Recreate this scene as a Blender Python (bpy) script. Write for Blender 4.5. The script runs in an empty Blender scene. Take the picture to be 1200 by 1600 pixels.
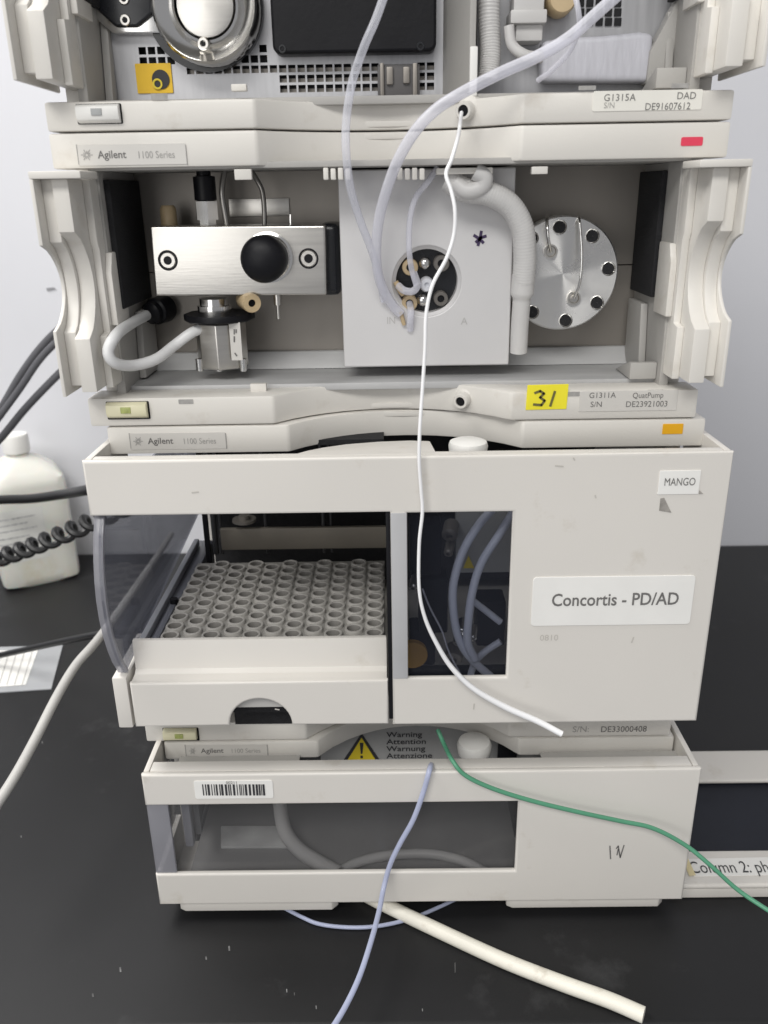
import bpy, bmesh, math, random
import numpy as np
from mathutils import Vector, Matrix
random.seed(7)
S = bpy.context.scene
COL = S.collection

# ------------------------------------------------------------------ camera
CX, CY, CZ = -.0013, -.4624, .0209
PITCH, YAW, ROLL, FPX = math.radians(20.986), math.radians(-.537), math.radians(-.993), 1303.5
_f = Vector((math.sin(YAW)*math.cos(PITCH), math.cos(YAW)*math.cos(PITCH), -math.sin(PITCH)))
_r = Vector((math.cos(YAW), -math.sin(YAW), 0)); _u = _r.cross(_f)
RT = math.cos(ROLL)*_r + math.sin(ROLL)*_u
UP = -math.sin(ROLL)*_r + math.cos(ROLL)*_u
FW = _f; CAMP = Vector((CX, CY, CZ))
cam = bpy.data.cameras.new('camera'); co = bpy.data.objects.new('camera', cam); COL.objects.link(co)
m = Matrix.Identity(4)
for i in range(3):
    m[i][0] = RT[i]; m[i][1] = UP[i]; m[i][2] = -FW[i]; m[i][3] = CAMP[i]
co.matrix_world = m
cam.sensor_fit = 'VERTICAL'; cam.sensor_height = 36; cam.lens = FPX/1600*36
cam.clip_start = .02; cam.clip_end = 20
cam.dof.use_dof = True; cam.dof.focus_distance = .50; cam.dof.aperture_fstop = 11
S.camera = co

# ------------------------------------------------------------------ light
W = bpy.data.worlds.new('World'); S.world = W; W.use_nodes = True
W.node_tree.nodes['Background'].inputs[0].default_value = (.95, .96, 1, 1)
W.node_tree.nodes['Background'].inputs[1].default_value = .31
S.view_settings.view_transform = 'Standard'; S.view_settings.look = 'None'
S.view_settings.exposure = 0.10

def area(name, loc, target, sx, sy, power, col=(1, .985, .95)):
    l = bpy.data.lights.new(name, 'AREA'); l.shape = 'RECTANGLE'; l.size = sx; l.size_y = sy
    l.energy = power; l.color = col
    o = bpy.data.objects.new(name, l); COL.objects.link(o); o.location = loc
    o.rotation_euler = (Vector(target)-Vector(loc)).to_track_quat('-Z', 'Y').to_euler()
    return o
area('ceiling_panel_light', (-1.05, .02, 1.55), (-.2, .2, -.1), 1.1, .7, 30)
area('front_left_fill', (-1.0, -2.2, .15), (-.1, 0, -.05), 1.3, 1.2, 10, (1, .99, .97))  # added unseen source, gives the steel head its bright reflection and fills the fronts
area('ceiling_strip_light', (-.45, -1.75, 1.45), (0, 0, -.2), 1.7, .6, 31)

# ------------------------------------------------------------------ picture point -> place
def ray(px, py):
    return FW*FPX + RT*(px-600) + UP*(800-py)
def at(px, py, Y):
    d = ray(px, py); return CAMP + d*((Y-CY)/d.y)
def onz(px, py, z):
    d = ray(px, py); return CAMP + d*((z-CZ)/d.z)

# ------------------------------------------------------------------ materials
MATS = {}
def mat(name, col, rough=.5, metal=0., var=.06, vscale=30, bump=.0, bscale=400, aniso=0., spec=.5, coat=0., sss=0., stretch=None, dirt=None, dirt_scale=14, dirt_lo=.58):
    if name in MATS: return MATS[name]
    M = bpy.data.materials.new(name); M.use_nodes = True; nt = M.node_tree; N = nt.nodes; L = nt.links
    b = N['Principled BSDF']
    b.inputs['Roughness'].default_value = rough; b.inputs['Metallic'].default_value = metal
    b.inputs['Specular IOR Level'].default_value = spec
    if coat: b.inputs['Coat Weight'].default_value = coat
    if sss:
        b.inputs['Subsurface Weight'].default_value = sss; b.inputs['Subsurface Scale'].default_value = .01
    tc = N.new('ShaderNodeTexCoord'); mp = N.new('ShaderNodeMapping'); L.new(tc.outputs['Object'], mp.inputs[0])
    if stretch: mp.inputs['Scale'].default_value = stretch
    nz = N.new('ShaderNodeTexNoise'); nz.inputs['Scale'].default_value = vscale; nz.inputs['Detail'].default_value = 5
    L.new(mp.outputs[0], nz.inputs['Vector'])
    mr = N.new('ShaderNodeMapRange'); mr.inputs[1].default_value = .3; mr.inputs[2].default_value = .7
    mr.inputs[3].default_value = 1-var; mr.inputs[4].default_value = 1+var
    L.new(nz.outputs['Fac'], mr.inputs[0])
    mx = N.new('ShaderNodeMix'); mx.data_type = 'RGBA'; mx.blend_type = 'MULTIPLY'; mx.inputs[0].default_value = 1
    mx.inputs[6].default_value = (*col, 1); L.new(mr.outputs[0], mx.inputs[7])
    out = mx.outputs[2]
    if dirt:
        n2 = N.new('ShaderNodeTexNoise'); n2.inputs['Scale'].default_value = dirt_scale; n2.inputs['Detail'].default_value = 8; n2.inputs['Roughness'].default_value = .65
        L.new(tc.outputs['Object'], n2.inputs['Vector'])
        m2 = N.new('ShaderNodeMapRange'); m2.inputs[1].default_value = dirt_lo; m2.inputs[2].default_value = .8; m2.inputs[4].default_value = .8
        L.new(n2.outputs['Fac'], m2.inputs[0])
        mz = N.new('ShaderNodeMix'); mz.data_type = 'RGBA'; mz.inputs[7].default_value = (*dirt, 1)
        L.new(m2.outputs[0], mz.inputs[0]); L.new(out, mz.inputs[6]); out = mz.outputs[2]
    L.new(out, b.inputs['Base Color'])
    r2 = N.new('ShaderNodeMapRange'); r2.inputs[3].default_value = max(0, rough-.06); r2.inputs[4].default_value = min(1, rough+.08)
    L.new(nz.outputs['Fac'], r2.inputs[0]); L.new(r2.outputs[0], b.inputs['Roughness'])
    if bump:
        n3 = N.new('ShaderNodeTexNoise'); n3.inputs['Scale'].default_value = bscale; n3.inputs['Detail'].default_value = 3
        L.new(mp.outputs[0], n3.inputs['Vector'])
        bp = N.new('ShaderNodeBump'); bp.inputs['Strength'].default_value = bump; bp.inputs['Distance'].default_value = .001
        L.new(n3.outputs['Fac'], bp.inputs['Height']); L.new(bp.outputs[0], b.inputs['Normal'])
    if aniso:
        b.inputs['Anisotropic'].default_value = aniso; b.inputs['Anisotropic Rotation'].default_value = .25
        tg = N.new('ShaderNodeTangent'); tg.direction_type = 'RADIAL'; tg.axis = 'Y'
        L.new(tg.outputs[0], b.inputs['Tangent'])
    MATS[name] = M
    return M
def seethrough(name, tint, body, amount, rough=.1, spec=.5):
    """clear plastic: tinted transparency mixed with a glossy body"""
    if name in MATS: return MATS[name]
    M = bpy.data.materials.new(name); M.use_nodes = True; nt = M.node_tree; N = nt.nodes; L = nt.links
    b = N['Principled BSDF']; b.inputs['Base Color'].default_value = (*body, 1); b.inputs['Roughness'].default_value = rough
    b.inputs['Specular IOR Level'].default_value = spec
    t = N.new('ShaderNodeBsdfTransparent'); t.inputs[0].default_value = (*tint, 1)
    lw = N.new('ShaderNodeLayerWeight'); lw.inputs[0].default_value = .35
    tc = N.new('ShaderNodeTexCoord'); nz = N.new('ShaderNodeTexNoise'); nz.inputs['Scale'].default_value = 22; nz.inputs['Detail'].default_value = 4
    L.new(tc.outputs['Object'], nz.inputs['Vector'])
    mr = N.new('ShaderNodeMapRange'); mr.inputs[3].default_value = amount*.8; mr.inputs[4].default_value = amount*1.2
    L.new(nz.outputs['Fac'], mr.inputs[0])
    ad = N.new('ShaderNodeMath'); ad.operation = 'MULTIPLY_ADD'; ad.inputs[1].default_value = .45; ad.use_clamp = True
    L.new(lw.outputs['Facing'], ad.inputs[0]); L.new(mr.outputs[0], ad.inputs[2])
    mx = N.new('ShaderNodeMixShader'); L.new(ad.outputs[0], mx.inputs[0]); L.new(t.outputs[0], mx.inputs[1]); L.new(b.outputs[0], mx.inputs[2])
    L.new(mx.outputs[0], N['Material Output'].inputs['Surface'])
    MATS[name] = M; return M

PLA = mat('housing_plastic', (.70, .675, .63), .42, var=.025, vscale=9, bump=.06, bscale=900, dirt=(.52, .47, .40), dirt_scale=22, dirt_lo=.60)
COV = mat('cover_plastic', (.70, .672, .628), .38, var=.03, vscale=7, bump=.05, bscale=1100, dirt=(.52, .47, .39), dirt_scale=26, dirt_lo=.61)
INN = mat('inner_plastic', (.40, .388, .368), .5, var=.06, vscale=18, bump=.1, bscale=500)
SHT = mat('chassis_sheet_metal', (.28, .258, .232), .42, .5, var=.10, vscale=9, stretch=(3, 3, 1))
PAN = mat('detector_sheet_metal', (.47, .47, .485), .42, .65, var=.06, vscale=60, stretch=(6, 1, .6))
FLO = mat('floor_sheet_metal', (.50, .50, .50), .45, .12, var=.14, vscale=14, stretch=(1, 6, 1))
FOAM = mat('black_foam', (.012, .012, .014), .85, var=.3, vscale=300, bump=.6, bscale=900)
BLK = mat('black_plastic', (.007, .007, .009), .42, spec=.22, var=.2, vscale=40, bump=.08)
BLKG = mat('black_gloss', (.012, .013, .016), .25, var=.2, vscale=40)
STL = mat('brushed_steel', (.60, .58, .545), .30, 1., var=.06, vscale=45, stretch=(.4, 1, 9), bump=.05, bscale=160)
CHR = mat('polished_steel', (.75, .74, .72), .14, 1., var=.04, vscale=50)
DSK = mat('turned_steel', (.80, .79, .77), .27, 1., var=.04, vscale=50, aniso=.97)
PLT = mat('valve_plate_metal', (.66, .65, .65), .5, .25, var=.035, vscale=12, bump=.05, bscale=500)
WHT = mat('white_plastic', (.82, .81, .78), .4, var=.03)
PAP = mat('label_paper', (.84, .83, .80), .55, var=.03, vscale=40)
CRM = mat('cream_label', (.80, .78, .72), .5, var=.03, vscale=40)
LBG = mat('grey_name_strip', (.62, .60, .565), .35, var=.02)
BTN = mat('yellowed_button', (.78, .74, .52), .35, var=.05)
LED = mat('status_lens', (.38, .42, .14), .3, var=.2, vscale=400)
LEDG = mat('grey_lens', (.36, .37, .37), .3, var=.1)
YEL = mat('yellow_note', (.86, .76, .03), .6, var=.05)
AMB = mat('amber_sticker', (.82, .42, .01), .5, var=.05)
WYE = mat('warning_yellow', (.72, .56, .03), .45, var=.04)
RED = mat('red_sticker', (.72, .05, .10), .5, var=.06)
INK = mat('ink', (.03, .03, .035), .6, var=.1)
INKG = mat('grey_ink', (.16, .155, .15), .6, var=.25, vscale=300)
INKL = mat('pale_ink', (.36, .35, .335), .6, var=.15, vscale=300)
FNT = mat('etched_print', (.50, .49, .48), .6)
PUR = mat('purple_ink', (.05, .03, .09), .6, var=.2)
PTFE = mat('ptfe_tube', (.88, .88, .89), .3, var=.03, sss=.0)
CBL = mat('grey_cable', (.50, .49, .47), .5, var=.05)
CBD = mat('dark_grey_cable', (.10, .10, .11), .45, var=.1)
CBK = mat('black_cable', (.014, .014, .015), .4, var=.2)
CBW = mat('white_cable', (.74, .74, .74), .42, var=.03)
HOS = mat('corrugated_plastic', (.60, .59, .58), .4, var=.04)
PEEK = mat('peek_fitting', (.52, .40, .24), .4, var=.1, vscale=80)
GRN = mat('green_wire', (.09, .30, .18), .35, var=.06)
CRT = mat('cream_silicone_tube', (.80, .77, .68), .42, var=.05, dirt=(.40, .33, .24), dirt_scale=45, dirt_lo=.60)
TRY = mat('tray_plastic', (.40, .385, .36), .5, var=.07, vscale=40)
TRD = mat('tray_deck_grey', (.27, .26, .243), .6, var=.12, vscale=80)
BRN = mat('rear_guide_bar', (.20, .18, .15), .5, .2, var=.1)
SMK = seethrough('smoked_window', (.82, .83, .86), (.05, .055, .075), .10, .06)
SMS = seethrough('smoked_side_window', (.82, .825, .85), (.30, .31, .36), .24, .05, .8)
SME = seethrough('smoked_edge', (.80, .80, .83), (.42, .42, .455), .4, .12)
SMD = seethrough('smoked_window_clear', (.93, .93, .935), (.16, .16, .165), .08, .07)
TUB = seethrough('clear_tubing', (.95, .95, .98), (.84, .85, .91), .26, .16)
TUC = seethrough('cloudy_tubing', (.94, .94, .97), (.85, .85, .91), .38, .2)
BLU = seethrough('bluish_tubing', (.82, .85, .95), (.56, .60, .78), .62, .2)
HDP = mat('bottle_hdpe', (.76, .755, .70), .35, var=.04, vscale=20, sss=.25, dirt=(.60, .52, .32), dirt_scale=13, dirt_lo=.54)
TUI = mat('inner_tubing', (.62, .64, .72), .3)
BAG = seethrough('plastic_bag', (.8, .82, .84), (.52, .53, .55), .55, .2)

# ------------------------------------------------------------------ object helpers
def org(o):
    v = Vector((0, 0, 0))
    while o is not None:
        v += o.location; o = o.parent
    return v
def link(name, me, material, parent=None):
    o = bpy.data.objects.new(name, me); COL.objects.link(o)
    if material is not None:
        me.materials.clear(); me.materials.append(material)
    if parent is not None:
        me.transform(Matrix.Translation(-org(parent))); o.parent = parent
    else:
        vs = [v.co for v in me.vertices]
        lo = Vector((min(v.x for v in vs), min(v.y for v in vs), min(v.z for v in vs)))
        hi = Vector((max(v.x for v in vs), max(v.y for v in vs), max(v.z for v in vs)))
        c = Vector(((lo.x+hi.x)/2, (lo.y+hi.y)/2, lo.z))
        me.transform(Matrix.Translation(-c)); o.location = c
    return o
def thing(name, label, cat, loc, group=None):
    o = bpy.data.objects.new(name, None); COL.objects.link(o); o.location = loc; o.empty_display_size = .02
    return tag(o, label, cat, group)
def tag(o, label, cat, group=None):
    o['label'] = label; o['category'] = cat
    if group: o['group'] = group
    return o
def struct(o): o['kind'] = 'structure'; return o

class MB:
    """a mesh under construction"""
    def __init__(s): s.bm = bmesh.new()
    def box(s, x0, x1, y0, y1, z0, z1):
        if x0 > x1: x0, x1 = x1, x0
        if y0 > y1: y0, y1 = y1, y0
        if z0 > z1: z0, z1 = z1, z0
        v = [s.bm.verts.new(p) for p in ((x0,y0,z0),(x1,y0,z0),(x1,y1,z0),(x0,y1,z0),(x0,y0,z1),(x1,y0,z1),(x1,y1,z1),(x0,y1,z1))]
        for f in ((0,3,2,1),(4,5,6,7),(0,1,5,4),(1,2,6,5),(2,3,7,6),(3,0,4,7)): s.bm.faces.new([v[i] for i in f])
        return s
    def pbox(s, px0, py0, px1, py1, Y, depth):
        """box whose front face covers the picture rectangle at distance Y"""
        a = at(px0, (py0+py1)/2, Y); b = at(px1, (py0+py1)/2, Y)
        c = at((px0+px1)/2, py0, Y); d = at((px0+px1)/2, py1, Y)
        return s.box(a.x, b.x, Y, Y+depth, c.z, d.z)
    def prism(s, pts, axis, a, b):
        """polygon pts extruded along axis from a to b; pts in the other two axes (in xyz order)"""
        def mk(p, t):
            if axis == 'x': return (t, p[0], p[1])
            if axis == 'y': return (p[0], t, p[1])
            return (p[0], p[1], t)
        A = [s.bm.verts.new(mk(p, a)) for p in pts]; B = [s.bm.verts.new(mk(p, b)) for p in pts]
        n = len(pts)
        s.bm.faces.new(A[::-1]); s.bm.faces.new(B)
        for i in range(n): s.bm.faces.new((A[i], A[(i+1) % n], B[(i+1) % n], B[i]))
        return s
    def ppoly(s, pts, Y, depth):
        q = [at(x, y, Y) for x, y in pts]
        return s.prism([(p.x, p.z) for p in q], 'y', Y, Y+depth)
    def lathe(s, prof, origin, axis, n=24, cap=True):
        """prof: (radius, distance along axis)"""
        ax = Vector(axis).normalized(); t = ax.orthogonal().normalized(); w = ax.cross(t); o = Vector(origin)
        rings = []
        for r, h in prof:
            rings.append([s.bm.verts.new(o+ax*h+(t*math.cos(2*math.pi*k/n)+w*math.sin(2*math.pi*k/n))*max(r, 1e-5)) for k in range(n)])
        for A, B in zip(rings, rings[1:]):
            for k in range(n): s.bm.faces.new((A[k], A[(k+1) % n], B[(k+1) % n], B[k]))
        if cap:
            s.bm.faces.new(rings[0][::-1]); s.bm.faces.new(rings[-1])
        return s
    def tube(s, pts, r, n=10, wall=False, rf=None):
        P = [Vector(p) for p in pts]; N = len(P)
        T = [(P[min(i+1, N-1)]-P[max(i-1, 0)]).normalized() for i in range(N)]
        u = T[0].orthogonal().normalized(); rings = []
        for i in range(N):
            u = (u-T[i]*u.dot(T[i])).normalized(); w = T[i].cross(u)
            rr = rf(i/(N-1)) if rf else r
            rings.append([s.bm.verts.new(P[i]+(u*math.cos(2*math.pi*k/n)+w*math.sin(2*math.pi*k/n))*rr) for k in range(n)])
        for A, B in zip(rings, rings[1:]):
            for k in range(n): s.bm.faces.new((A[k], A[(k+1) % n], B[(k+1) % n], B[k]))
        s.bm.faces.new(rings[0][::-1]); s.bm.faces.new(rings[-1])
        return s
    def mesh(s, bevel=0, seg=2, smooth=True, lim=30):
        bmesh.ops.recalc_face_normals(s.bm, faces=s.bm.faces)
        if bevel:
            ed = [e for e in s.bm.edges if len(e.link_faces) == 2 and e.calc_face_angle(0) > math.radians(lim)]
            bmesh.ops.bevel(s.bm, geom=ed, offset=bevel, segments=seg, profile=.6, affect='EDGES', clamp_overlap=True)
        me = bpy.data.meshes.new('part'); s.bm.to_mesh(me); s.bm.free()
        if smooth:
            me.shade_smooth(); me.set_sharp_from_angle(angle=math.radians(38))
        return me
    def build(s, name, material, parent=None, bevel=0, seg=2, **k):
        return link(name, s.mesh(bevel, seg, **k), material, parent)

def spline(ctrl, per=8):
    P = [Vector(p) for p in ctrl]; P = [P[0]*2-P[1]]+P+[P[-1]*2-P[-2]]
    out = []
    for i in range(1, len(P)-2):
        a, b, c, d = P[i-1:i+3]
        for k in range(per):
            t = k/per
            out.append(.5*((2*b)+(c-a)*t+(2*a-5*b+4*c-d)*t*t+(3*b-a-3*c+d)*t**3))
    out.append(P[-2]); return out
def ptube(name, pts, r, material, parent=None, n=10, per=8, rf=None):
    """tube through picture points (px, py, Y)"""
    return MB().tube(spline([at(*p) for p in pts], per), r, n, rf=rf).build(name, material, parent)

def curve_mesh(c):
    o = bpy.data.objects.new('tmp', c); COL.objects.link(o)
    dg = bpy.context.evaluated_depsgraph_get(); dg.update()
    me = bpy.data.meshes.new_from_object(o.evaluated_get(dg)); bpy.data.objects.remove(o); bpy.data.curves.remove(c)
    return me
def plate(loops, Y, thick, bevel=.001):
    """flat plate in XZ with holes: loops[0] outline, rest holes, points (x, z); front face at Y"""
    c = bpy.data.curves.new('plate', 'CURVE'); c.dimensions = '2D'; c.fill_mode = 'BOTH'
    c.extrude = thick/2-bevel; c.bevel_depth = bevel; c.offset = -bevel; c.bevel_resolution = 2
    for lp in loops:
        sp = c.splines.new('POLY'); sp.points.add(len(lp)-1); sp.use_cyclic_u = True
        for i, p in enumerate(lp): sp.points[i].co = (p[0], p[1], 0, 1)
    me = curve_mesh(c)
    me.transform(Matrix(((1,0,0,0),(0,0,-1,Y+thick/2),(0,1,0,0),(0,0,0,1))))
    me.shade_smooth(); me.set_sharp_from_angle(angle=math.radians(40))
    return me
def rect(x0, x1, z0, z1, r=0, n=5):
    if not r: return [(x0,z0),(x1,z0),(x1,z1),(x0,z1)]
    out = []
    for cx, cz, a in ((x1-r,z0+r,-90),(x1-r,z1-r,0),(x0+r,z1-r,90),(x0+r,z0+r,180)):
        for k in range(n+1):
            t = math.radians(a+90*k/n); out.append((cx+r*math.cos(t), cz+r*math.sin(t)))
    return out
def circ(cx, cz, r, n=40): return [(cx+r*math.cos(2*math.pi*k/n), cz+r*math.sin(2*math.pi*k/n)) for k in range(n)]
def lettering(body, pos, height, material, parent, name='lettering', wide=1., align='LEFT', bold=0., shear=0., rz=0., spacing=1.):
    """flat print facing the room; pos = (x, Y, z) of the left baseline"""
    c = bpy.data.curves.new('txt', 'FONT'); c.body = body; c.size = 1; c.align_x = align; c.offset = bold; c.shear = shear
    c.space_character = spacing; c.resolution_u = 3
    me = curve_mesh(c)
    k_ = height/.70
    me.transform(Matrix.Diagonal((wide*k_, k_, k_, 1)))
    if rz: me.transform(Matrix.Rotation(rz, 4, 'Z'))
    me.transform(Matrix(((1,0,0,pos[0]),(0,0,-1,pos[1]),(0,1,0,pos[2]),(0,0,0,1))))
    return link(name, me, material, parent)
def ptext(body, px, py, hpx, Y, material, parent, **k):
    """baseline starts at picture point, cap height hpx picture pixels"""
    a = at(px, py, Y); b = at(px, py-hpx, Y)
    return lettering(body, (a.x, Y, a.z), b.z-a.z, material, parent, **k)
def sticker(name, px0, py0, px1, py1, Y, material, parent, r=.001, th=.0004, skew=0):
    a = at(px0, (py0+py1)/2, Y); b = at(px1, (py0+py1)/2, Y); c = at((px0+px1)/2, py0, Y); d = at((px0+px1)/2, py1, Y)
    lp = rect(a.x, b.x, d.z, c.z, r)
    if skew: lp = [(x+skew*(z-d.z), z+skew*.35*(x-a.x)) for x, z in lp]
    return link(name, plate([lp], Y-th, th, th*.3), material, parent)
def strokes(name, lines, Y, r, material, parent):
    """pen strokes: flat ribbons through picture points"""
    b = MB()
    for ln in lines:
        q = [at(x, y, Y) for x, y in ln]
        for p0, p1 in zip(q, q[1:]):
            d = Vector((p1.x-p0.x, 0, p1.z-p0.z)); d.normalize(); n = Vector((-d.z, 0, d.x))*r
            e = d*r*.6
            vs = [p0-n-e, p1-n+e, p1+n+e, p0+n-e]
            A = [b.bm.verts.new(Vector((v.x, Y, v.z))) for v in vs]; b.bm.faces.new(A)
    return b.build(name, material, parent, smooth=False)

# ------------------------------------------------------------------ the setting
BZ = -.4385
WY = .592
struct(MB().box(-1.6, 1.6, -.112, WY-.002, BZ-.03, BZ).build('bench_top', mat('black_epoxy', (.0135, .0135, .0145), .46, var=.3, vscale=5, bump=.03, bscale=700, spec=.32, dirt=(.05, .05, .052), dirt_scale=17, dirt_lo=.60), None, .004, 3))
struct(MB().box(-1.6, 1.6, -.085, WY-.004, BZ-.60, BZ-.032).build('bench_cabinet', mat('cabinet_front', (.05, .048, .045), .5), None))
struct(MB().box(-2.2, 2.2, WY, WY+.05, -1.2, 1.4).build('wall', mat('wall_paint', (.74, .745, .785), .6, var=.012, vscale=6, bump=.05, bscale=150), None))
q = [at(x, y, WY-.0006) for x, y in ((72,450),(84,449),(88,452),(74,455))]
MB().prism([(v.x, v.z) for v in q], 'y', WY-.0008, WY-.0004).build('wall_mark', mat('scuff_grey', (.30, .30, .32), .7), bpy.data.objects['wall'])
sc = MB()
for px, py, w, h in ((322,1497,2,5),(448,1548,1.6,5),(460,1553,1.2,4),(494,1574,1.6,5),(188,1515,2.5,7),(660,1578,1.4,4),(711,1512,.8,14),(849,1518,.9,10),(358,1482,2.5,7),(33,1307,1.2,3),(66,1160,1.4,3),(145,1555,2.5,5)):
    q = [onz(px+a*w, py+b*h, BZ+.0003) for a, b in ((-.6,-.5),(.4,-.6),(.7,.5),(-.3,.55))]
    sc.bm.faces.new([sc.bm.verts.new(v) for v in q])
o = sc.build('dust_specks', mat('dust', (.17, .17, .17), .8, var=.7, vscale=120), None, smooth=False); o['kind'] = 'stuff'

# ------------------------------------------------------------------ open instrument modules
HW = .1725
def arc_front(x0, K=.067, sag=.031, n=14):
    R = (K*K+sag*sag)/(2*sag); pts = []
    for k in range(n+1):
        x = -K+2*K*k/n
        pts.append((x0+x, math.sqrt(R*R-x*x)-(R-sag)))
    return pts
def lip(name, x0, z0, z1, parent, hw=HW, depth=.022, sag=.031, bevel=.0016, y0=0.):
    fr = [(x0-hw, 0)]+arc_front(x0, sag=sag)+[(x0+hw, 0)]
    bk = [(x0+hw, depth)]+[(x, y+depth) for x, y in arc_front(x0, sag=sag)][::-1]+[(x0-hw, depth)]
    return MB().prism([(x, y+y0) for x, y in fr+bk], 'z', z0, z1).build(name, PLA, parent, bevel, 2, lim=22)
def cheek(side, x0, z, parent):
    """z(t): heights of one side cheek with its finger scallop"""
    zb, s0, s1, zt = z
    sg = side
    b = MB()
    def prof(yf, dep, z0, z1, a, c, back=.03):
        pts = [(back, z0), (yf, z0), (yf, a)]
        n = 14
        for k in range(n+1):
            t = k/n; h = a+(c-a)*t
            pts.append((yf+dep*math.sin(math.pi*t)**.62, h))
        pts += [(yf, c), (yf, z1), (back, z1)]
        q = [pts[0]]
        for p in pts[1:]:
            if (Vector(p)-Vector(q[-1])).length > 1e-5: q.append(p)
        return q
    def slab(xa, xb, pr):
        xa, xb = sorted((x0+sg*xa, x0+sg*xb)); b.prism(pr, 'x', xa, xb)
    slab(.1755, .1735, prof(-.026, .021, zb, zt, s0, s1))
    slab(.1735, .1672, prof(-.0165, .0125, zb+.004, zt, s0-.002, s1+.001))
    slab(.1672, .1590, prof(-.0195, .0185, zb+.001, zt, s0-.005, s1+.006))
    # stepped inner faces
    slab(.1590, .1550, [(.03, zb), (-.004, zb), (-.004, s0-.006), (.003, s0-.005), (.003, s1-.004), (.001, s1), (.001, zt), (.03, zt)])
    slab(.1550, .1515, [(.03, s0-.002), (.007, s0-.002), (.007, s1-.016), (.012, s1-.006), (.03, s1-.006)])
    cap = sorted((x0+sg*.1755, x0+sg*.150)); b.box(cap[0], cap[1], -.026, .0, zt, zt+.0035)
    return b.build('side_cheek', PLA, parent, .0007, 2, lim=28)
def button(px0, py0, px1, py1, parent, m_, lens, Y=0.):
    rc = sticker('button_recess', px0-1, py0-1, px1+3, py1+1, Y, BLK, parent, .0006, .0003)
    a = at(px0, (py0+py1)/2, Y-.001); b_ = at(px1, (py0+py1)/2, Y-.001); c = at((px0+px1)/2, py0, Y-.001); d = at((px0+px1)/2, py1, Y-.001)
    h = c.z-d.z
    o = MB().prism([(Y-.0002, d.z), (Y-.0035, d.z+h*.16), (Y-.0045, d.z+h*.45), (Y-.0042, d.z+h*.86), (Y-.002, c.z), (Y-.0002, c.z)], 'x', a.x, b_.x).build('power_button', m_, parent, .0006, 2)
    w = b_.x-a.x
    MB().box(a.x+w*.37, a.x+w*.62, Y-.0049, Y-.004, d.z+h*.40, d.z+h*.76).build('status_light', lens, o, .0002)
    return o
def name_strip(px0, py0, px1, py1, Y, parent):
    p = sticker('name_strip', px0, py0, px1, py1, Y, LBG, parent, .0004, .0003)
    h = py1-py0; w = px1-px0; yb = (py0+py1)/2+h*.18
    t = Y-.0005
    ptext('Agilent', px0+w*.19, yb, h*.36, t, INKG, p, bold=.012, wide=1.0)
    ptext('1100 Series', px0+w*.55, yb, h*.34, t, INKL, p, wide=.86)
    cx, cy = px0+w*.085, yb-h*.16
    b = []
    for k in range(12):
        a = 2*math.pi*k/12; r0, r1 = h*.07, h*(.27 if k % 2 == 0 else .18)
        b.append([(cx+r0*math.cos(a), cy+r0*math.sin(a)), (cx+r1*math.cos(a), cy+r1*math.sin(a))])
    strokes('spark_logo', b, t, .00022, INKL, p)
    for xx in (px0, px1): MB().pbox(xx-.6, py0+1, xx+.6, py1-1, Y-.0005, .0004).build('strip_edge', INKL, p, smooth=False)
    return p
def tab(px0, py0, px1, py1, Y, parent, m_=None, name='mounting_tab', d=.004):
    return MB().pbox(px0, py0, px1, py1, Y, d).build(name, m_ or PLA, parent, .0005, 2)
def port(px, py, Y, parent):
    c = at(px, py, Y); ax = Vector((-.50, -1, -.10)).normalized()
    k = 1.35; sc_ = lambda pr: [(r*k, h*k) for r, h in pr]
    o = MB().lathe(sc_([(.0046, -.004), (.0055, 0), (.0056, .0025), (.0052, .004), (.0035, .0052), (.0034, .0085), (.0030, .0092), (.0021, .0092), (.0020, .004)]), c, ax, 24).build('tube_port', PLA, parent)
    MB().lathe(sc_([(.0019, .0), (.0019, .0087)]), c, ax, 16).build('port_bore', BLK, o)
    return o
def interior(root, x0, zf, zc, Yb, zlip, floorm, backm):
    sz = .1
    # floor with a low step at the back, ceiling, side walls with foam panels
    MB().box(x0-.156, x0+.156, .022, Yb, zf-.004, zf).build('floor_panel', floorm, root, .0005)
    MB().box(x0-.156, x0+.156, .004, Yb, zc, zc+.003).build('ceiling_panel', INN, root, .0003)
    for s in (-1, 1):
        a, b = sorted((x0+s*.1535, x0+s*.1585))
        w = MB().box(a, b, .012, Yb, zf-.004, zc).build('inner_wall', INN, root, .0004)
        a, b = sorted((x0+s*.1500, x0+s*.1534))
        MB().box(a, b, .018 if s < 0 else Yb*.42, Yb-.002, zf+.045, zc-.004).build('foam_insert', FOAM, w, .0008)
        a, b = sorted((x0+s*.1490, x0+s*.1533))
        MB().prism([(.040, zf+.001), (Yb-.006, zf+.001), (Yb-.004, zf+.040), (.046, zf+.040)], 'x', a, b).build('guide_block', INN, w, .001)
        if s < 0: continue
        a, b = sorted((x0+s*.138, x0+s*.1533))
        MB().prism([(.018, zf+.0005), (.050, zf+.0005), (.022, zf+.010), (.018, zf+.010)], 'x', a, b).build('corner_ramp', INN, w, .0006)
def body(root, x0, z0, z1, hw=.171, yleft=.03):
    """rear case"""
    b = MB()
    for s in (-1, 1):
        a, c = sorted((x0+s*hw, x0+s*(hw-.0085))); b.box(a, c, yleft if s < 0 else .03, .40, z0, z1)
    b.box(x0-hw+.0085, x0+hw-.0085, .397, .40, z0, z1)
    b.box(x0-hw+.0085, x0+hw-.0085, .03, .397, z1-.003, z1)
    b.box(x0-hw+.0085, x0+hw-.0085, .03, .397, z0, z0+.003)
    return b.build('rear_case', PLA, root, .0006)

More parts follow.
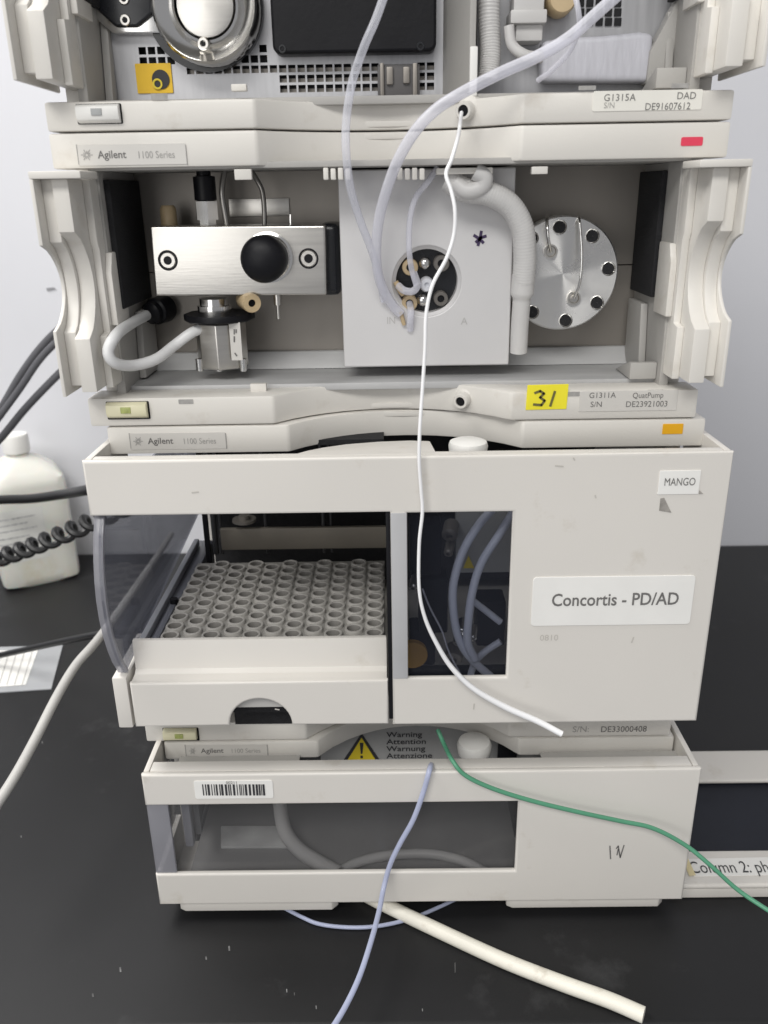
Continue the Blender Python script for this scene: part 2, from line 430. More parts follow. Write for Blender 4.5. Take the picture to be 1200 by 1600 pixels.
# ---- detector (top of the stack)
ZD0, ZD1 = .0520, .0656
det = thing('detector_module', 'topmost beige instrument module with silver lamp housing and vent grille behind its open front', 'lab instrument', (0, .0, ZD0))
lip('bottom_lip', 0, ZD0, ZD1, det)
lip('top_lip', 0, .186, .203, det)
dz = ZD1+.0854
for s in (-1, 1): cheek(s, 0, (-.0785+dz, -.044+dz, -.0015+dz, .0295+dz), det)
body(det, 0, .0535, .2015)
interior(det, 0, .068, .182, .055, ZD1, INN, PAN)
button(121, 163, 188, 193, det, WHT, LEDG)
tab(361, 131, 385, 142, .012, det); 
for q in ((236,143,262,156), (904,131,931,141), (1049,127,1076,138)): sticker('tab_slot', q[0], q[1]+3, q[2], q[3], 0, INKL, det, .0003, .0003)
sl = sticker('serial_label', 926, 141, 1097, 173, 0, CRM, det)
ptext('G1315A', 943, 158, 11, -.0006, INKG, sl, spacing=1.05); ptext('DAD', 1057, 155, 11, -.0006, INKG, sl)
ptext('S/N', 943, 169, 9, -.0006, INKL, sl); ptext('DE91607612', 1007, 172, 11, -.0006, INKG, sl, wide=.96)
port(737, 172, .026, det)
# perforated sheet metal panel, holes are real
PX0, PY0, CW, CH = 140, -15, 14.6, 16.2
YP = .050
def is_hole(ix, iy):
    x = PX0+(ix+.5)*CW; y = PY0+(iy+.5)*CH
    if 97 <= y <= 113: return 285 < x < 588 or 655 < x < 680
    if 113 < y < 150: return (430 < x < 588) or (655 < x < 680)
    if 64 <= y < 97: return (213 < x < 270 and not (x > 258 and y < 81)) or (y > 81 and 368 < x < 412) or (y < 81 and 396 < x < 412)
    return False
pb = MB(); T_ = .0012; hole_n = 0
o0 = at(PX0, 60, YP); o1 = at(PX0+CW*38, 60, YP); cw = (o1.x-o0.x)/38
q0 = at(400, PY0, YP); q1 = at(400, PY0+CH*11, YP); ch = (q0.z-q1.z)/11
cache = {}
def V(x, y, z):
    k = (round(x, 6), round(y, 6), round(z, 6))
    if k not in cache: cache[k] = pb.bm.verts.new((x, y, z))
    return cache[k]
for ix in range(38):
    for iy in range(-2, 11):
        xa = o0.x+ix*cw; xb = xa+cw; zt_ = q0.z-iy*ch; zb_ = zt_-ch
        if is_hole(ix, iy):
            ia, ib, jt, jb = xa+cw*.10, xb-cw*.10, zt_-ch*.13, zb_+ch*.13
            O = [(xa, zb_), (xb, zb_), (xb, zt_), (xa, zt_)]; I = [(ia, jb), (ib, jb), (ib, jt), (ia, jt)]
            for k in range(4):
                k2 = (k+1) % 4
                pb.bm.faces.new((V(O[k][0], YP, O[k][1]), V(O[k2][0], YP, O[k2][1]), V(I[k2][0], YP, I[k2][1]), V(I[k][0], YP, I[k][1])))
                pb.bm.faces.new((V(I[k][0], YP, I[k][1]), V(I[k2][0], YP, I[k2][1]), V(I[k2][0], YP+T_, I[k2][1]), V(I[k][0], YP+T_, I[k][1])))
        else:
            pb.bm.faces.new((V(xa, YP, zb_), V(xb, YP, zb_), V(xb, YP, zt_), V(xa, YP, zt_)))
pb.build('perforated_panel', PAN, det, smooth=False)
MB().box(o0.x, o1.x, YP+.007, YP+.009, .066, .18).build('panel_backing', BLK, det)
vb = MB()
for k in range(3): vb.pbox(284, 106+k*16.2, 690, 113+k*16.2, YP+.004, .002)
vb.build('backing_rib', SHT, det)
# lamp housing
lc = at(318, 6, .03)
lh = MB().lathe([(.0275, .022), (.0275, .002), (.0262, 0), (.0255, .001), (.0200, .0045), (.0175, .006), (.0172, .0035), (.0160, .003), (.0150, .0065), (.001, .0072)], lc, (0, 1, 0), 48).build('lamp_housing', CHR, det)
MB().lathe([(.0148, .0045), (.0146, .0035), (.0120, .0030), (.0002, .0025)], lc, (0, 1, 0), 40).build('lamp_cap', STL, lh)
rb = at(318, 8, .045); MB().lathe([(.0315, .006), (.0315, .0), (.027, .0)], rb, (0, 1, 0), 40, cap=False).build('lamp_ring', BLKG, det)
ft = MB(); ft.pbox(292, 78, 345, 88, .044, .006); ft.build('lamp_foot', BLKG, det, .001)
def screw(px, py, Y, r, parent, m_=None, hexd=True, name='screw'):
    c = at(px, py, Y)
    o = MB().lathe([(r, .004), (r, .0006), (r*.88, 0), (r*.52, 0), (r*.48, .0012), (r*.44, .0014)], c, (0, 1, 0), 20).build(name, m_ or STL, parent)
    MB().lathe([(r*.42, .0013), (r*.42, .0008), (r*.001, .0008)], c, (0, 1, 0), 6).build('socket', BLK, o)
    return o
screw(317, 68, .0285, .0030, det)
# filter wheel box left of it
fb = MB().ppoly([(140,-30),(140,22),(176,52),(262,52),(262,-30)], .043, .006).build('lamp_bracket', CHR, det, .001)
MB().ppoly([(152,-30),(152,16),(180,42),(214,42),(238,22),(238,-30)], .040, .004).build('bracket_cover', BLKG, fb, .0015, 3)
screw(195, 31, .039, .0028, det); screw(193, -2, .039, .0028, det)
# black cuvette cover
a = at(424, 40, .036); b_ = at(682, 40, .036); c = at(550, 82, .036)
bc = link('black_cover', plate([rect(a.x, b_.x, c.z, c.z+.045, .004)], .036, .013, .0015), BLK, det)
for q in ((441, 76), (657, 72)): screw(q[0], q[1], .0355, .0022, det, BLKG)
# terminal clamp
tc_ = MB().pbox(590, 100, 656, 152, .044, .005).build('terminal_block', mat('terminal_grey', (.10, .095, .095), .45), det, .0006)
tp = MB()
for x0_, y0_, x1_, y1_ in ((594,98,600,150),(604,104,614,132),(630,104,640,130),(645,98,652,150)): tp.pbox(x0_, y0_, x1_, y1_, .042, .003)
tp.build('terminal_prong', SHT, tc_, .0006)
# yellow tag
yt = sticker('yellow_tag', 213, 99, 269, 146, .0495, mat('tag_yellow', (.80, .50, .02), .5), det, .0005)
c = at(251, 124, .0485); MB().lathe([(.0048, .0004), (.0048, 0)], c, (0, 1, 0), 24).build('tag_print', INK, yt)
ring = MB().lathe([(.0026, .0003), (.0027, 0), (.0018, 0), (.0017, .0003)], at(246, 131, .0480), (0, 1, 0), 20, cap=False).build('tag_ring', WYE, yt)
# partition, hose and connectors of the right compartment
MB().prism([(at(692, 60, .052).x, .05), (at(735, 60, .02).x, .024), (at(745, 60, .02).x, .024), (at(745, 60, .02).x, .054), (at(692, 60, .052).x, .054)], 'z', .067, .182).build('partition', INN, det, .0006)
MB().pbox(734, 72, 746, 150, .020, .004).build('partition_edge', WHT, det, .0006)
hs = spline([at(766, -60, .038), at(764, 20, .038), at(766, 80, .036), at(762, 125, .034)], 40)
MB().tube(hs, .005, 14, rf=lambda t: .0056+.0002*math.sin(t*70*math.pi)).build('corrugated_hose', HOS, det)
MB().box(at(745, 60, .06).x, at(1098, 60, .06).x, .060, .062, .066, .182).build('back_panel', PAN, det)
cb = MB(); cb.pbox(803, -40, 851, 36, .040, .016); cb.pbox(798, 14, 855, 36, .038, .018); cb.pbox(806, 38, 848, 64, .042, .014)
cb.build('connector_block', HOS, det, .001)
MB().lathe([(.0066, 0), (.0074, .001), (.0076, .014)], at(880, -4, .042), (0, 1, .0), 24).build('brass_plug', PEEK, det)
vg = MB()
for iy in range(6):
    for ix in range(5): vg.pbox(902+ix*14.5, -46+iy*14.8, 913+ix*14.5, -34+iy*14.8, .0590, .0006)
vg.build('vent_hole', FOAM, det, smooth=False)
MB().ppoly([(846,64),(880,58),(940,55),(1000,49),(1022,52),(1016,128),(846,128)], .046, .012).build('glare_patch_cover', mat('pale_glare', (.56, .56, .61), .5, .05, var=.06, vscale=120, stretch=(3, 1, .5), bump=.5, bscale=90), det, .0035, 4)  # stands for a glary patch on the metal, brightness put into its colour
MB().ppoly([(1016,80),(1076,-30),(1092,-30),(1092,130),(1010,130)], .044, .012).build('wall_shadow_panel', INN, det, .0008)  # panel cut to the outline of the shadow on the right wall
el = MB(); el.tube(spline([at(795,40,.03), at(800,70,.03), at(820,86,.03), at(846,90,.034)], 6), .0028, 10); el.build('connector_lead', HOS, det)

# ---- pump
ZP0, ZP1 = -.1018, .0515
pump = thing('pump_module', 'beige module below the detector with steel pump head, valve plate and round steel disc inside', 'lab instrument', (0, 0, ZP0))
lip('top_lip', 0, .0345, .0512, pump)
lip('bottom_lip', 0, ZP0, -.0854, pump)
for s in (-1, 1): cheek(s, 0, (-.0785, -.044, -.0015, .0295), pump)
body(pump, 0, ZP0+.001, .0505)
YB = .078
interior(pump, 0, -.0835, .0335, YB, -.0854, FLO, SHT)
bp_ = MB(); bp_.box(-.155, .155, YB, YB+.002, -.0235, .034); bp_.build('back_panel', SHT, pump)
bp_ = MB(); bp_.box(-.155, .155, YB, YB+.002, -.0835, -.0242); bp_.build('back_panel', SHT, pump)
MB().prism([(.066, -.0833), (YB-.0003, -.0833), (YB-.0003, -.0735), (.074, -.0735)], 'x', -.153, .153).build('drip_tray_step', FLO, pump, .0008)
button(168, 628, 231, 654, pump, BTN, LED)
name_strip(121, 225, 291, 258, 0, pump)
sticker('marker_sticker', 1064, 214, 1098, 228, 0, RED, pump, .0008)
for q in ((279,612,302,623), (884,600,906,611), (1012,597,1036,609)): sticker('tab_slot', q[0], q[1]+12, q[2], q[3]+8, 0, INKL, pump, .0003, .0003)
tab(391, 600, 416, 614, .012, pump)
for q in ((366,264,393,281), (831,260,856,272)): tab(*q, .002, pump)
for bx in (505, 621):
    k_ = MB()
    for i in range(4): k_.pbox(bx+i*11.5, 262+(i % 2), bx+8+i*11.5, 281, .003, .006)
    k_.build('comb_clip', PLA, pump, .0006)
tab(682, 262, 770, 272, .010, pump, name='hose_bracket', d=.014)
yn = sticker('yellow_note', 822, 601, 886, 640, 0, YEL, pump, .0004, .0005, skew=.03)
strokes('handwriting', [[(836,614),(844,611),(850,615),(844,621),(851,626),(846,633),(834,632)], [(867,612),(860,634)]], -.0009, .0007, mat('pencil', (.14, .13, .04), .6), yn)
sl = sticker('serial_label', 905, 610, 1058, 642, 0, LBG, pump, .0004)
ptext('G1311A', 920, 622, 8.5, -.0006, INKG, sl); ptext('QuatPump', 988, 622, 8.5, -.0006, INKG, sl, wide=.9)
ptext('S/N', 922, 636, 8.5, -.0006, INKG, sl); ptext('DE23921003', 977, 636, 9, -.0006, INKG, sl, wide=.96)
port(731, 618, .026, pump)
# pump head
MB().pbox(500, 349, 531, 462, .040, .037).build('head_mount', BLKG, pump, .004, 3)
MB().pbox(250, 380, 500, 450, .060, .017).build('head_carrier', BLK, pump, .002)
hd = MB().ppoly([(234,354),(508,352),(510,461),(243,463)], .030, .032).build('pump_head', STL, pump, .0012, 3)
for q in ((262,407),(482,404)): MB().lathe([(.0057, .0004), (.0056, .0)], at(q[0], q[1], .0297), (0, 1, 0), 24).build('screw_recess', BLK, hd)
screw(262, 407, .0292, .0046, pump); screw(482, 404, .0292, .0048, pump)
kc = at(420, 402, .03)
MB().lathe([(.0140, .0), (.0138, -.0025), (.0125, -.003), (.0118, -.006), (.0112, -.006)], kc, (0, 1, 0), 40).build('knob_collar', CHR, pump)
MB().lathe([(.0112, -.004), (.0126, -.0065), (.0128, -.014), (.0120, -.0175), (.0100, -.0200), (.0065, -.0217), (.0030, -.0224), (.0003, -.0226)], kc+Vector((-.0008, 0, 0)), (.02, 1, .0), 40).build('purge_knob', BLK, pump)
# fittings above the head
c = at(325, 352, .045)
MB().lathe([(.0052, -.004), (.0052, .003), (.0068, .003), (.0068, .013), (.0050, .0135)], c, (0, 0, 1), 6).build('hex_nut', CHR, pump)
MB().lathe([(.0062, .0135), (.0062, .026), (.0040, .0265), (.0036, .036)], c, (0, 0, 1), 24).build('fitting_sleeve', BLK, pump)
ptube('capillary', [(356,362,.045),(352,335,.045),(347,305,.045),(348,285,.046),(352,262,.048)], .0016, mat('capillary_steel', (.30, .29, .27), .3, .8), pump)
ptube('capillary', [(413,362,.045),(413,330,.045),(410,300,.046),(402,282,.047),(392,266,.05)], .0014, MATS['capillary_steel'], pump)
ptube('capillary', [(455,358,.045),(454,345,.045),(454,335,.045)], .0006, CHR, pump, 6, 2)
MB().lathe([(.0048, -.002), (.0048, .009), (.0036, .011)], at(265, 352, .055), (0, 0, 1), 16).build('plug', PEEK, pump)
MB().pbox(358, 310, 452, 338, .0765, .001).build('bracket_sheet', STL, pump, .0003)
# valve hanging below the head
vc = at(334, 466, .045)
s_ = .00040
MB().lathe([(.0085, 0), (.0085, -.004), (.0100, -.004), (.0100, -.0100), (.0085, -.0100), (.0085, -.0115)], vc, (0, 0, 1), 32).build('valve_neck', CHR, pump)
fc = at(343, 494, .042)
MB().lathe([(.0205, .0020), (.0208, .0015), (.0208, -.0015), (.0200, -.0022)], fc, (0, 0, 1), 10).build('valve_flange', BLK, pump)
vcb = at(344, 503, .043)
vb_ = MB().lathe([(.0132, .002), (.0152, 0), (.0152, -.0255), (.0140, -.0265)], vcb, (0, 0, 1), 8).build('valve_body', STL, pump, .0006)
lb = at(369, 535, .028); MB().box(lb.x-.0035, lb.x+.0030, .0282, .0290, lb.z-.0105, lb.z+.0115).build('valve_label', LBG, vb_)
strokes('label_print', [[(366,515),(366,522)],[(369,515),(369,520)],[(366,526),(366,534)],[(367,552),(370,556)]], .0279, .0004, INKG, vb_)
for q in (312, 342, 380): MB().lathe([(.0022, .004), (.0022, -.003), (.0016, -.0036)], at(q, 571, .034), (0, 0, 1), 12).build('screw', CHR, pump)
tf = at(394, 474, .026)
MB().lathe([(.0020, .0012), (.0022, 0), (.0052, 0), (.0055, .0012), (.0053, .016), (.0040, .018)], tf, (-.45, 1, .05), 24, cap=False).build('finger_fitting', PEEK, pump)
MB().lathe([(.0021, .0008), (.0001, .0008)], tf, (-.45, 1, .05), 16).build('fitting_bore', BLK, pump)
ptube('solenoid_cable', [(312,514,.034),(296,522,.030),(272,540,.026),(244,561,.012),(208,571,.000),(180,567,-.011),(169,549,-.013),(182,523,-.006),(204,506,.022),(232,491,.058)], .0031, CBW, pump, 14)
pc = at(232, 491, .057); px_ = (at(262, 480, .075)-pc).normalized()
MB().lathe([(.0040, -.003), (.0048, 0), (.0066, .002), (.0066, .006), (.0080, .007), (.0084, .016), (.0080, .018)], pc, px_, 28).build('cable_plug', BLK, pump)
fl = at(430, 436, .029)
MB().lathe([(.0022, .0), (.0022, -.006), (.0010, -.006), (.0010, -.014)], at(433, 460, .036), (0, 0, 1), 12).build('weep_nozzle', STL, pump)
# valve plate with round opening
P0 = at(533, 430, .032); P1 = at(800, 430, .032); Pz0 = at(660, 572, .032).z; Pz1 = .0325
hc = at(667, 440, .032); HR = .0178
link('valve_plate', plate([rect(P0.x, P1.x, Pz0, Pz1, .001), circ(hc.x, hc.z, HR+.0018, 48)], .032, .003, .0008), PLT, pump)
bx = MB(); t2 = .003
bx.box(P0.x+.001, P0.x+.004, .0352, YB-.001, Pz0+.001, Pz1); bx.box(P1.x-.004, P1.x-.001, .0352, YB-.001, Pz0+.001, Pz1); bx.box(P0.x+.0045, P1.x-.0045, .0352, YB-.001, Pz0+.001, Pz0+.003)
bx.build('valve_box', PLT, pump)
MB().lathe([(HR+.0019, .0), (HR, .0015), (HR-.0002, .010)], hc+Vector((0, .0006, 0)), (0, 1, 0), 48, cap=False).build('opening_rim', PLT, pump)
MB().lathe([(HR-.0003, .0), (.0001, .0)], hc+Vector((0, .0085, 0)), (0, 1, 0), 40, cap=False).build('valve_stator', BLKG, pump)
def nut(px, py, r, m_, bore=True, Y=.033, L=.009):
    c = at(px, py, Y)
    o = MB().lathe([(r*.45, .0015), (r*.5, 0), (r*.92, 0), (r, .0006), (r, L)], c, (0, 1, 0), 20, cap=False).build('valve_fitting', m_, pump)
    MB().lathe([(r*.46, .001), (.0001, .001)], c, (0, 1, 0), 14, cap=False).build('fitting_bore', BLK if bore else m_, o)
DG = mat('dark_fitting', (.13, .12, .11), .45)
nut(641, 418, .0046, PEEK); nut(690, 412, .0046, DG); nut(689, 467, .0042, DG); nut(640, 474, .0046, PEEK)
for q in ((664, 412), (661, 470)):
    c = at(q[0], q[1], .034)
    MB().lathe([(.0034, .008), (.0034, .002), (.0026, .0006), (.0012, 0), (.0001, -.0001)], c, (0, 1, 0), 18).build('valve_screw', CHR, pump)
c = at(667, 445, .030); MB().lathe([(.0040, .010), (.0042, .001), (.0034, -.0004), (.0014, -.0004), (.0012, .001), (.0001, .001)], c, (0, 1, 0), 20).build('centre_fitting', mat('milky_plastic', (.62, .63, .67), .3), pump)
ptube('jumper_tube', [(622,446,.030),(632,454,.027),(645,455,.026),(652,445,.026),(646,425,.026)], .0021, TUC, pump)
ptube('drain_tube', [(640,474,.034),(642,486,.028),(641,502,.028),(641,515,.031)], .0020, TUC, pump)
MB().lathe([(.0016, 0), (.0018, .006), (.0012, .009)], at(618, 440, .031), (.5, 0, -.9), 10).build('peek_nut', PEEK, pump)
MB().lathe([(.0011, 0), (.0013, .006), (.0010, .008)], at(626, 487, .030), (.25, 0, -.95), 10).build('peek_nut', PEEK, pump)
ptext('IN', 604, 506, 11, .0317, FNT, pump, wide=.9); ptext('A', 720, 507, 11, .0317, FNT, pump)
strokes('pen_mark', [[(741,368),(749,373),(755,379)],[(747,383),(750,373),(752,362)],[(744,378),(752,371),(759,369)]], .0316, .0008, PUR, pump)
def recentre(o, w):
    d = Vector(w)-org(o); o.data.transform(Matrix.Translation(-d)); o.location = o.location+d
# turned steel disc
dc = at(879, 428, .048); DR = .0326
dsk = MB().lathe([(DR, .012), (DR, .0008), (DR-.0008, 0), (DR*.75, 0), (DR*.5, 0), (DR*.25, 0), (.002, 0), (.0002, .0)], dc, (0, 1, 0), 72).build('damper_disc', DSK, pump)
recentre(dsk, dc)
for q in ((875,355),(926,369),(951,420),(933,473),(884,501),(832,488),(831,372)):
    c = at(q[0], q[1], .0476)
    h_ = MB().lathe([(.0042, .0004), (.0040, -.0006), (.0033, .0001)], c, (0, 1, 0), 22, cap=False).build('disc_hole_rim', CHR, pump)
    MB().lathe([(.0034, .0002), (.0001, .0002)], c, (0, 1, 0), 20, cap=False).build('disc_hole', FOAM, h_)
for q in ((861,393),(897,466)):
    c = at(q[0], q[1], .046)
    MB().lathe([(.0040, .002), (.0040, 0), (.0030, 0), (.0026, .001), (.0018, .001), (.0017, .0), (.0001, .0)], c, (0, 1, 0), 22).build('disc_fitting', STL, pump)
ptube('steel_capillary', [(861,393,.044),(857,375,.041),(855,354,.042),(855,342,.047),(856,334,.068)], .0009, CHR, pump)
ptube('steel_capillary', [(897,466,.044),(906,440,.041),(909,400,.041),(907,362,.043),(905,343,.046),(903,334,.068)], .0008, CHR, pump)
hs = spline([at(*p) for p in ((700,280,.020),(726,296,.018),(765,303,.018),(797,322,.020),(816,356,.022),(820,400,.025),(818,440,.028))], 30)
MB().tube(hs, .005, 16, rf=lambda t: .0064+.0001*math.sin(t*110*math.pi)).build('corrugated_hose', HOS, pump)
MB().tube(spline([at(*p) for p in ((818,430,.028),(815,470,.030),(812,510,.032),(810,550,.034))], 8), .0050, 16, rf=lambda t: .0066 if t < .28 else .0052).build('hose_sleeve', HOS, pump)
MB().tube(spline([at(*p) for p in ((742,268,.012),(757,277,.012),(752,292,.013),(730,298,.014),(712,286,.016))], 8), .0045, 14).build('hose_elbow', HOS, pump)
fs = MB()
for k in range(3): fs.pbox(493+k*14, 574, 504+k*14, 582, .0665, .0008)
fs.build('floor_slot', FOAM, pump, smooth=False)

# ---- autosampler
XS = .0074; YC = -.0357
ZS0, ZS1 = -.3176, -.1022
au = thing('autosampler_module', 'large beige module with open vial drawer and smoked window, above the lowest module', 'lab instrument', (XS, 0, ZS0))
lip('top_lip', XS, -.1186, ZS1-.0002, au, .1712)
lip('bottom_lip', XS, ZS0, -.3034, au, .1735)
body(au, XS, ZS0+.001, ZS1-.001, .169, .205)
name_strip(203, 676, 353, 702, 0, au)
sticker('amber_sticker', 1035, 662, 1067, 678, 0, AMB, au, .0004)
button(256, 1138, 308, 1156, au, BTN, LED)
xl, xr = XS-.1745, XS+.1745
zt, zb = -.1112, -.2814
zo = at(370, 804, YC).z                       # lower edge of the top band
xm = at(611, 950, YC).x
wx0, wx1, wz0, wz1 = at(637, 930, YC).x, at(796, 930, YC).x, at(715, 1059, YC).z, at(715, 801, YC).z
outline = [(xl, zt), (xl, zo), (xm, zo), (xm, zb), (xr, zb), (xr, zt)]
TH = .004
cov = link('front_cover', plate([outline, rect(wx0, wx1, wz0, wz1)], YC, TH, .0015), COV, au)
sh = MB()
sh.box(xl+.0045, xr-.0045, YC+TH, YC+.009, zt-.004, zt-.0001)
sh.box(xr-.004, xr-.0005, YC+TH, .03, zb, zt-.0001)
sh.box(xl+.0005, xl+.004, YC+TH, .03, zo+.001, zt-.0001)
sh.build('cover_shell', COV, cov, .0004)
# raised tongue and round latch behind the top edge
tq = [onz(x, y, zt) for x, y in ((458,709),(480,703),(505,698),(540,693),(590,689),(640,687),(672,688),(682,707))]
MB().prism([(v.x, v.y) for v in tq], 'z', zt-.004, zt-.0002).build('cover_tongue', COV, cov, .001)
MB().lathe([(.0105, -.004), (.0112, .002), (.0105, .0042), (.007, .0055), (.0003, .0057)], Vector((at(731, 694, -.006).x, -.008, zt-.0045)), (0, 0, 1), 28).build('cover_latch', WHT, cov)
# centre rail, smoked sliding window
MB().box(xm+.0005, wx0-.0002, YC-.0005, YC+.004, wz0, zo-.0003).build('sliding_rail', mat('rail_grey', (.46, .46, .47), .4), au, .0006)
MB().box(wx0+.0003, wx1+.0060, YC+.0046, YC+.0066, wz0-.004, wz1+.004).build('smoked_window', SMK, au, .0002)
MB().box(xm-.0022, xm+.0004, YC+.0005, YC+.06, zb+.004, zo).build('divider_wall', BLK, au, .0003)
tx0 = at(246, 1000, YC+.018).x
# smoked side window at the left
sw = MB()
nb = 9; zlow = at(190, 1058, YC).z
fr = []
for k in range(nb+1):
    t = k/nb; fr.append((YC+.005-.017*math.sin(math.pi*t)**.8, zlow+(zo-.0004-zlow)*t))
sw.prism(fr+[(.20, zo-.0004), (.20, zlow+.020)], 'x', xl+.004, xl+.0055)
sw.build('smoked_side_window', SMS, au)
ed = MB()
ed.prism(fr+[(y+.003, z) for y, z in fr[::-1]], 'x', xl+.0008, xl+.0065); ed.build('smoked_window_edge', SME, au, .0006)
MB().box(xl+.0060, xl+.016, .165, .199, zlow+.03, zo-.001).build('window_post', mat('pale_grey_post', (.50, .51, .55), .4), au, .0008)
MB().prism([(-.014, -.268), (.16, -.268), (.16, -.2400), (-.014, -.2400)], 'x', xl+.0075, tx0-.0015).build('drawer_rail', mat('rail_smoke', (.13, .135, .16), .3), au, .001)
MB().box(xl+.0085, xl+.0125, -.012, .15, -.2398, -.2345).build('drawer_runner', mat('runner_grey', (.34, .35, .38), .35), au, .0008)
MB().lathe([(.0028, -.002), (.0028, .004)], Vector((tx0-.004, .040, -.2360)), (0, 0, 1), 10).build('rail_clip', BLK, au)
MB().box(tx0-.0065, tx0-.0022, -.012, .05, -.2398, -.2352).build('drawer_runner', MATS['rail_smoke'], au, .0008)
# inside
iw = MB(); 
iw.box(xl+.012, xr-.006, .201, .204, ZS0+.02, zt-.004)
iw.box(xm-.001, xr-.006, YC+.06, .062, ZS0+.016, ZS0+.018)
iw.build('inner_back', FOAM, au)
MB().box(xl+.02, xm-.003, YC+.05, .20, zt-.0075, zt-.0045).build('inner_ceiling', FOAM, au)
MB().box(at(345, 845, .125).x, xm-.003, .125, .129, at(480, 858, .125).z, at(480, 825, .125).z).build('rear_bar', BRN, au, .0008)
rd = MB()
for x_, r_ in ((334, .0022), (344, .0012), (415, .0010), (505, .0012), (517, .0007)):
    p = at(x_, 820, .132); rd.tube([(p.x, .132, -.24), (p.x, .132, zt-.006)], r_, 10)
rd.build('guide_rod', mat('guide_rod_metal', (.10, .10, .105), .35, .6), au)
MB().box(at(321, 840, .11).x, at(328, 840, .11).x, .106, .11, -.24, zt-.006).build('guide_column', BLK, au)
MB().lathe([(.009, 0), (.009, .002), (.004, .002), (.004, .005)], Vector((at(380, 815, .125).x, .130, at(380, 818, .125).z)), (0, 0, 1), 24).build('gripper_disc', SHT, au)
# behind the smoked window
MB().pbox(712, 796, 800, 895, .030, .01).build('pale_bracket', mat('bracket_grey', (.40, .40, .38), .5), au, .001)
tri = MB().ppoly([(724,888),(732,868),(741,888)], .0290, .0006).build('warning_triangle', WYE, au)
ptube('inner_tube', [(775,790,-.010),(748,820,-.012),(723,862,-.014),(709,910,-.016),(708,950,-.016),(716,995,-.014),(735,1028,-.012),(770,1060,-.010)], .0026, TUI, au)
ptube('inner_tube', [(802,800,-.006),(780,835,-.010),(752,880,-.014),(738,925,-.018),(732,970,-.018),(731,1005,-.016),(742,1030,-.014)], .0026, TUI, au)
ptube('inner_tube', [(738,938,.0),(760,955,.0),(782,972,.0)], .0022, TUI, au)
ptube('inner_tube', [(782,1002,.0),(758,1018,.0),(742,1035,-.004),(733,1062,-.006)], .0022, TUI, au)
for q, r_, m_ in (((722,992),.0045,CHR), ((738,1000),.0030,CHR), ((715,1006),.0034,STL), ((645,920),.003,STL), ((700,866),.003,SHT), ((708,1032),.006,SHT), ((702,838),.005,SHT)):
    c = at(q[0], q[1], .02); MB().lathe([(r_, .012), (r_, .001), (r_*.7, 0), (r_*.4, 0), (r_*.35, .002), (.0001, .002)], c, (.2, 1, .3), 14).build('valve_nut', m_, au)
MB().lathe([(.010, 0), (.010, .004), (.003, .006)], at(645, 1024, .03), (0, 1, 0), 20).build('amber_plug', mat('amber_plug', (.55, .30, .04), .5), au)
im = MB()
for q in ((640,820,690,900,.03),(655,905,700,990,.035),(640,985,680,1040,.04),(745,940,790,1010,.04)): im.pbox(*q, .02)
im.build('inner_mechanism', BLK, au, .002)
ptube('fine_tube', [(660,920,-.01),(672,950,-.01),(690,985,-.008),(702,1020,-.006),(722,1058,-.004)], .0006, TUC, au, 6)
# drawer
dx0, dx1 = at(205, 1090, YC).x, at(606.5, 1090, YC).x
zd0 = at(405, 1134, YC).z; zl = at(405, 1066, YC).z; zu = at(405, 998, YC+.014).z
hx = at(407, 1125, YC).x; hr = .0190
lp = [(dx0, zl), (dx0, zd0)]
for k in range(21):
    t = math.pi-math.pi*k/20; lp.append((hx+hr*math.cos(t), zd0+.0004+(hr*.98)*math.sin(t)))
lp += [(dx1, zd0), (dx1, zl)]
dr = link('drawer_front', plate([lp], YC, .004, .0012), COV, au)
dl = MB()
dl.prism([(YC+.0042, zl-.003), (YC+.0042, zl-.0002), (YC+.0015, zl-.0001), (YC+.0095, zl+.0005), (YC+.0125, zl+.0025), (YC+.0135, zu), (YC+.0165, zu), (YC+.0165, zl-.003)], 'x', dx0+.0006, dx1-.0006)
dl.build('drawer_lip', COV, dr, .0006, lim=20)
MB().box(hx-.028, hx+.028, YC+.007, YC+.010, zd0+.0085, zl-.0035).build('finger_recess', mat('recess_grey', (.50, .49, .47), .5), dr, .0004)
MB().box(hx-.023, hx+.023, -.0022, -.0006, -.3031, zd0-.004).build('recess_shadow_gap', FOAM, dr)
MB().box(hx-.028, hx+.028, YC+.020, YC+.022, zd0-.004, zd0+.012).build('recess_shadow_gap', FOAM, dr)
MB().box(dx0+.004, dx1-.004, YC+.030, .10, zd0+.003, zd0+.005).build('drawer_base', INN, dr)
# corner post left of the drawer
MB().box(at(179, 1100, YC).x, at(202, 1100, YC).x, YC+.001, .02, zd0-.0012, at(190, 1061, YC).z).build('corner_post', COV, au, .0012)
# labels on the cover
mg = sticker('white_label', 1029, 735, 1093, 772, YC, PAP, au, .0004, .0005)
ptext('MANGO', 1037, 759, 12, YC-.0008, INKG, mg, wide=.72)
cl = sticker('white_label', 831, 900, 1082, 976, YC, PAP, au, .0022, .0006)
ptext('Concortis - PD/AD', 861, 947, 19, YC-.0009, INKG, cl, bold=.012, wide=.83)
st = MB().ppoly([(1032,779),(1038,778),(1049,801),(1030,798)], YC-.0003, .0002).build('tape_residue', mat('residue', (.33, .31, .285), .8, var=.3, vscale=200), au)
MB().ppoly([(1093,766),(1099,772),(1092,772)], YC-.0003, .0002).build('tape_residue', MATS['residue'], au)
ptext('0810', 843, 1001, 9, YC-.0003, mat('faint_ink', (.54, .515, .475), .6), au)
strokes('scuff', [[(741,1100),(740,1108)],[(896,716),(898,719)],[(990,996),(987,1004)],[(868,728),(880,729)],[(930,774),(931,778)],[(430,1108),(436,1109)],[(300,770),(310,769)]], YC-.0003, .0004, MATS['faint_ink'], au)
